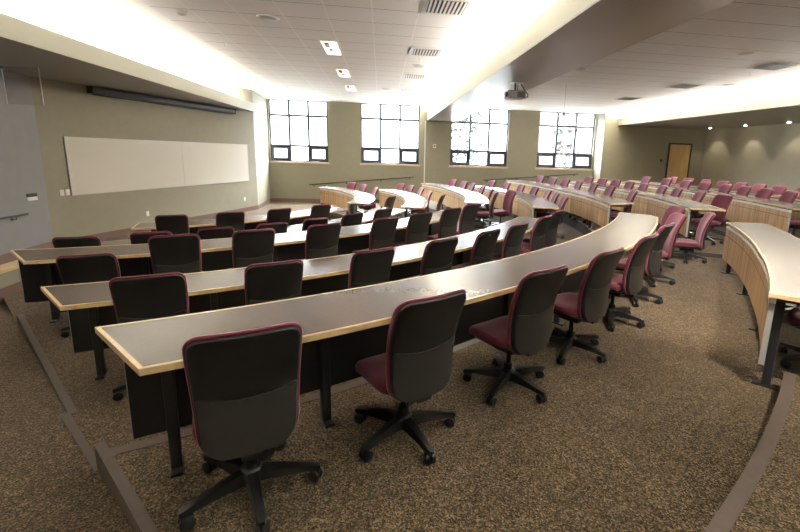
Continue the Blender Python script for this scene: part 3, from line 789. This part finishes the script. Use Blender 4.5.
bm = bmesh.new(); lathe(bm, [(.03, -.055), (.055, -.045), (.06, -.02), (.07, -.015), (.072, -.001)], 24); obj('housing', bm, M['grille'], e, True)
def sprinkler(x, y, t, z=H):
    e = empty('fire_sprinkler', (x, y, z)); tag(e, 'small fire sprinkler head '+t, 'sprinkler', 'fire sprinklers')
    bm = bmesh.new(); lathe(bm, [(.01, -.008), (.04, -.006), (.042, -.001)], 16); obj('rosette', bm, M['alu'], e, True)
    bm = bmesh.new(); tube(bm, (0, 0, -.05), (0, 0, -.0085), .008, 8); lathe(bm, [(.022, -.058), (.024, -.0505)], 12); obj('sprinkler_head', bm, M['alu'], e)
sprinkler(-2.72, 8.48, 'by the whiteboard-side cove'); sprinkler(-2.74, 13.67, 'near the first window'); sprinkler(.78, 8.89, 'beside the vents of the middle cove'); sprinkler(7.48, 8.2, 'between the dark vents over the upper rows')
e = empty('hanging_microphone', (4.59, 10.63, H)); tag(e, 'black microphone hanging on a thin wire from the ceiling before the last window', 'microphone')
bm = bmesh.new(); tube(bm, (0, 0, -.68), (0, 0, -.001), .003, 6); obj('wire', bm, M['black_metal'], e)
bm = bmesh.new(); lathe(bm, [(.008, -.76), (.022, -.745), (.024, -.70), (.01, -.681)], 14); obj('microphone_head', bm, M['black_metal'], e, True)
# projector under the beam
e = empty('ceiling_projector', (2.34, 7.5, 2.775)); tag(e, 'dark grey projector hung from the underside of the dropped beam', 'projector')
obj('mount_plate', bevel(bx(-.10, .14, .0, .24, -.012, -.001), .003), M['alu'], e)
bm = bmesh.new(); tube(bm, (0, .1, -.15), (0, .1, -.012), .016, 10); tube(bm, (.06, .14, -.15), (.06, .14, -.012), .008, 8); obj('mount_pole', bm, M['black_metal'], e)
pr = obj('projector_body', bevel(bx(-.17, .15, -.08, .20, -.28, -.15), .015), M['projector'], e)
obj('vent_panel', bx(-.01, .12, -.084, -.08, -.265, -.175), M['vent_dark'], pr)
bm = bmesh.new(); tube(bm, (-.17, .0, -.215), (-.195, .0, -.215), .04, 18); obj('lens', bm, M['lens'], pr, True)
bm = bmesh.new()
pts = [(.15, .0, -.25), (.21, .02, -.24), (.22, .05, -.19), (.17, .08, -.12), (.10, .1, -.02)]
for a, b in zip(pts, pts[1:]): tube(bm, a, b, .008, 8)
obj('cable', bm, M['black_metal'], e, True)
# downlights in the soffit above the tan wall
spots_r = []
for (x, y), t in zip([(13.1, 15.9), (13.1, 14.2), (13.1, 12.5), (13.1, 10.8)], ['first from the door corner', 'second from the door corner', 'third from the door corner', 'fourth from the door corner']):
    e = empty('downlight', (x, y, 2.852)); tag(e, 'small round downlight in the dark soffit, '+t, 'downlight', 'soffit downlights')
    bm = bmesh.new(); lathe(bm, [(.07, -.010), (.085, -.008), (.088, -.001)], 20); obj('trim_ring', bm, M['vent'], e, True)
    bm = bmesh.new(); lathe(bm, [(.03, -.022), (.055, -.0105)], 20); obj('lamp', bm, M['lamp_spot'], e, True)
    l = bpy.data.lights.new('soffit_spot', 'SPOT'); l.energy = 16; l.color = (1, .9, .72); l.spot_size = rad(85); l.spot_blend = .5; l.shadow_soft_size = .04
    lo = bpy.data.objects.new('soffit_spot', l); link(lo); lo.location = (x, y, 2.82); lo.rotation_euler = (0, rad(-6), 0)

# added unseen fill lamps with glowing rings under the beam, to brighten the landing
for x, y in ((2.3, 2.5), (2.3, .9)):
    bm = bmesh.new(); lathe(bm, [(.07, -.006), (.095, -.005), (.10, -.001)], 24, (x, y, 2.775)); trim(bm, M['lamp_spot'])
    l = bpy.data.lights.new('added_fill_spot', 'SPOT'); l.energy = 330; l.color = (1, .92, .80); l.spot_size = rad(110); l.spot_blend = .9; l.shadow_soft_size = .12
    lo = bpy.data.objects.new('added_fill_spot', l); link(lo); lo.location = (x, y, 2.74); lo.rotation_euler = Vector((1.5, 1.9, -1.6)).to_track_quat('-Z', 'Y').to_euler()
# ------------------------------------------------------------------ outdoors
o = obj('ground_outside', bx(-40, 60, YW+.25, 70, -1.2, -1.0), M['ground']); struct(o)
def tree(x, y, h, r, label, cone=False):
    e = empty('garden_tree', (x, y, -1.0)); tag(e, label, 'tree', 'trees outside the windows')
    bm = bmesh.new(); tube(bm, (0, 0, 0), (0, 0, h*.6), .13, 8, .06); obj('trunk', bm, M['bark'], e)
    bm = bmesh.new()
    for k in range(420):
        t = random.random()
        if cone: zz = .3+t*(h-.3); rr = r*(1-.75*t)*math.sqrt(random.random())
        else:
            u = random.uniform(-1, 1); zz = h*.62+u*h*.36; rr = r*math.sqrt(max(0, 1-u*u))*math.sqrt(random.random())
        a = random.uniform(0, 2*PI); c = Vector((rr*math.cos(a), rr*math.sin(a), zz)); s = random.uniform(.10, .22)
        q = Matrix.Rotation(random.uniform(0, 6), 3, Vector((random.random(), random.random(), random.random()+.1)).normalized())
        bm.faces.new([bm.verts.new(c+q @ Vector(v)*s) for v in ((-1, -.4, 0), (0, -.7, .1), (1, 0, 0), (0, .7, .1))])
    obj('foliage', bm, M['tree_leaf'], e)
tree(4.6, 24.5, 6.2, 1.2, 'bluish leafy tree outside the third window')
tree(11.0, 25.0, 8.0, 1.15, 'dense green conical tree outside the last window before the brick wall', True)
e = empty('outside_building', (13.0, 27, -1.0)); tag(e, 'pinkish brick building outside the last window', 'building')
obj('facade', bx(-3.6, 6.0, 0, 4, 0, 9), M['brick'], e); obj('roof_edge', bx(-3.7, 6.1, -.1, 4.1, 9, 9.3), M['cap'], e)

# ------------------------------------------------------------------ light
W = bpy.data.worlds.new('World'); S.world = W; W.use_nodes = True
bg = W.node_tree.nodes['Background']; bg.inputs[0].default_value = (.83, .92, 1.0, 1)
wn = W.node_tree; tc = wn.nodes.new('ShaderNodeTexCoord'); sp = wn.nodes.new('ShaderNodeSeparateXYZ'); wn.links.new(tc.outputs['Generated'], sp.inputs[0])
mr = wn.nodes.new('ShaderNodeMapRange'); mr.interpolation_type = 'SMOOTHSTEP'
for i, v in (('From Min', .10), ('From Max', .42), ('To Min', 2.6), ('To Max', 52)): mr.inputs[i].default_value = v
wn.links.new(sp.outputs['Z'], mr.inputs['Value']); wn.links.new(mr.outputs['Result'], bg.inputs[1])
def area(name, loc, rot, sx, sy, energy, col, portal=False):
    l = bpy.data.lights.new(name, 'AREA'); l.shape = 'RECTANGLE'; l.size = sx; l.size_y = sy; l.energy = energy; l.color = col
    if portal: l.cycles.is_portal = True
    o = bpy.data.objects.new(name, l); link(o); o.location = loc; o.rotation_euler = rot; return o
for a, b in WIN: area('daylight_portal', ((a+b)/2, YW+.16, (Z0W+H)/2), (rad(-90), 0, 0), b-a, H-Z0W, 1, (1, 1, 1), True)
cc = (1, .96, .90)
# fluorescent rows lying in the three coves, shining up
Lc = 18.0
def cove(name, p, q, z, energy, tilt):
    d = Vector((q[0]-p[0], q[1]-p[1])); L = d.length; m = ((p[0]+q[0])/2, (p[1]+q[1])/2)
    o = area(name, (m[0], m[1], z), (PI, 0, 0), .10, L, energy, cc)
    ang = math.atan2(d.y, d.x)-PI/2
    o.rotation_euler = (Matrix.Rotation(ang, 3, 'Z') @ Matrix.Rotation(PI+tilt, 3, 'Y')).to_euler()
    return o
cove('cove_tubes', (FP[0]-.16, FP[1]+.2), (FQ[0]-.16, FQ[1]-.4), 2.895, 150, .55)
cove('cove_tubes', (1.93, YB+.2), (1.93, YW-.4), 3.065, 430, -.6)
cove('cove_tubes', (9.72, YB+.2), (9.72, YD-.4), 3.105, 1050, -.5)

# ------------------------------------------------------------------ camera
cam = bpy.data.cameras.new('camera'); co = bpy.data.objects.new('camera', cam); link(co)
yaw, pit, rol = .1486, .190, -.0291
f = Vector((math.sin(yaw)*math.cos(pit), math.cos(yaw)*math.cos(pit), -math.sin(pit)))
rt = Vector((math.cos(yaw), -math.sin(yaw), 0)); dn = f.cross(rt)
c, s = math.cos(rol), math.sin(rol)
R0, D0 = c*rt+s*dn, -s*rt+c*dn
mw = Matrix.Identity(4)
for i, v in enumerate((R0, -D0, -f)):
    for j in range(3): mw[j][i] = v[j]
mw.translation = (0, 0, 1.5)
co.matrix_world = mw
cam.sensor_width = 36; cam.lens = 425/800*36; cam.shift_x = (400-443.5)/800; cam.shift_y = (236.2-266)/800; cam.clip_start = .05; cam.clip_end = 300
S.camera = co
S.view_settings.view_transform = 'Standard'; S.view_settings.look = 'None'; S.view_settings.gamma = 1; S.view_settings.exposure = 1.3
S.cycles.use_denoising = True
S.cycles.max_bounces = 10; S.cycles.diffuse_bounces = 6; S.cycles.sample_clamp_indirect = 8
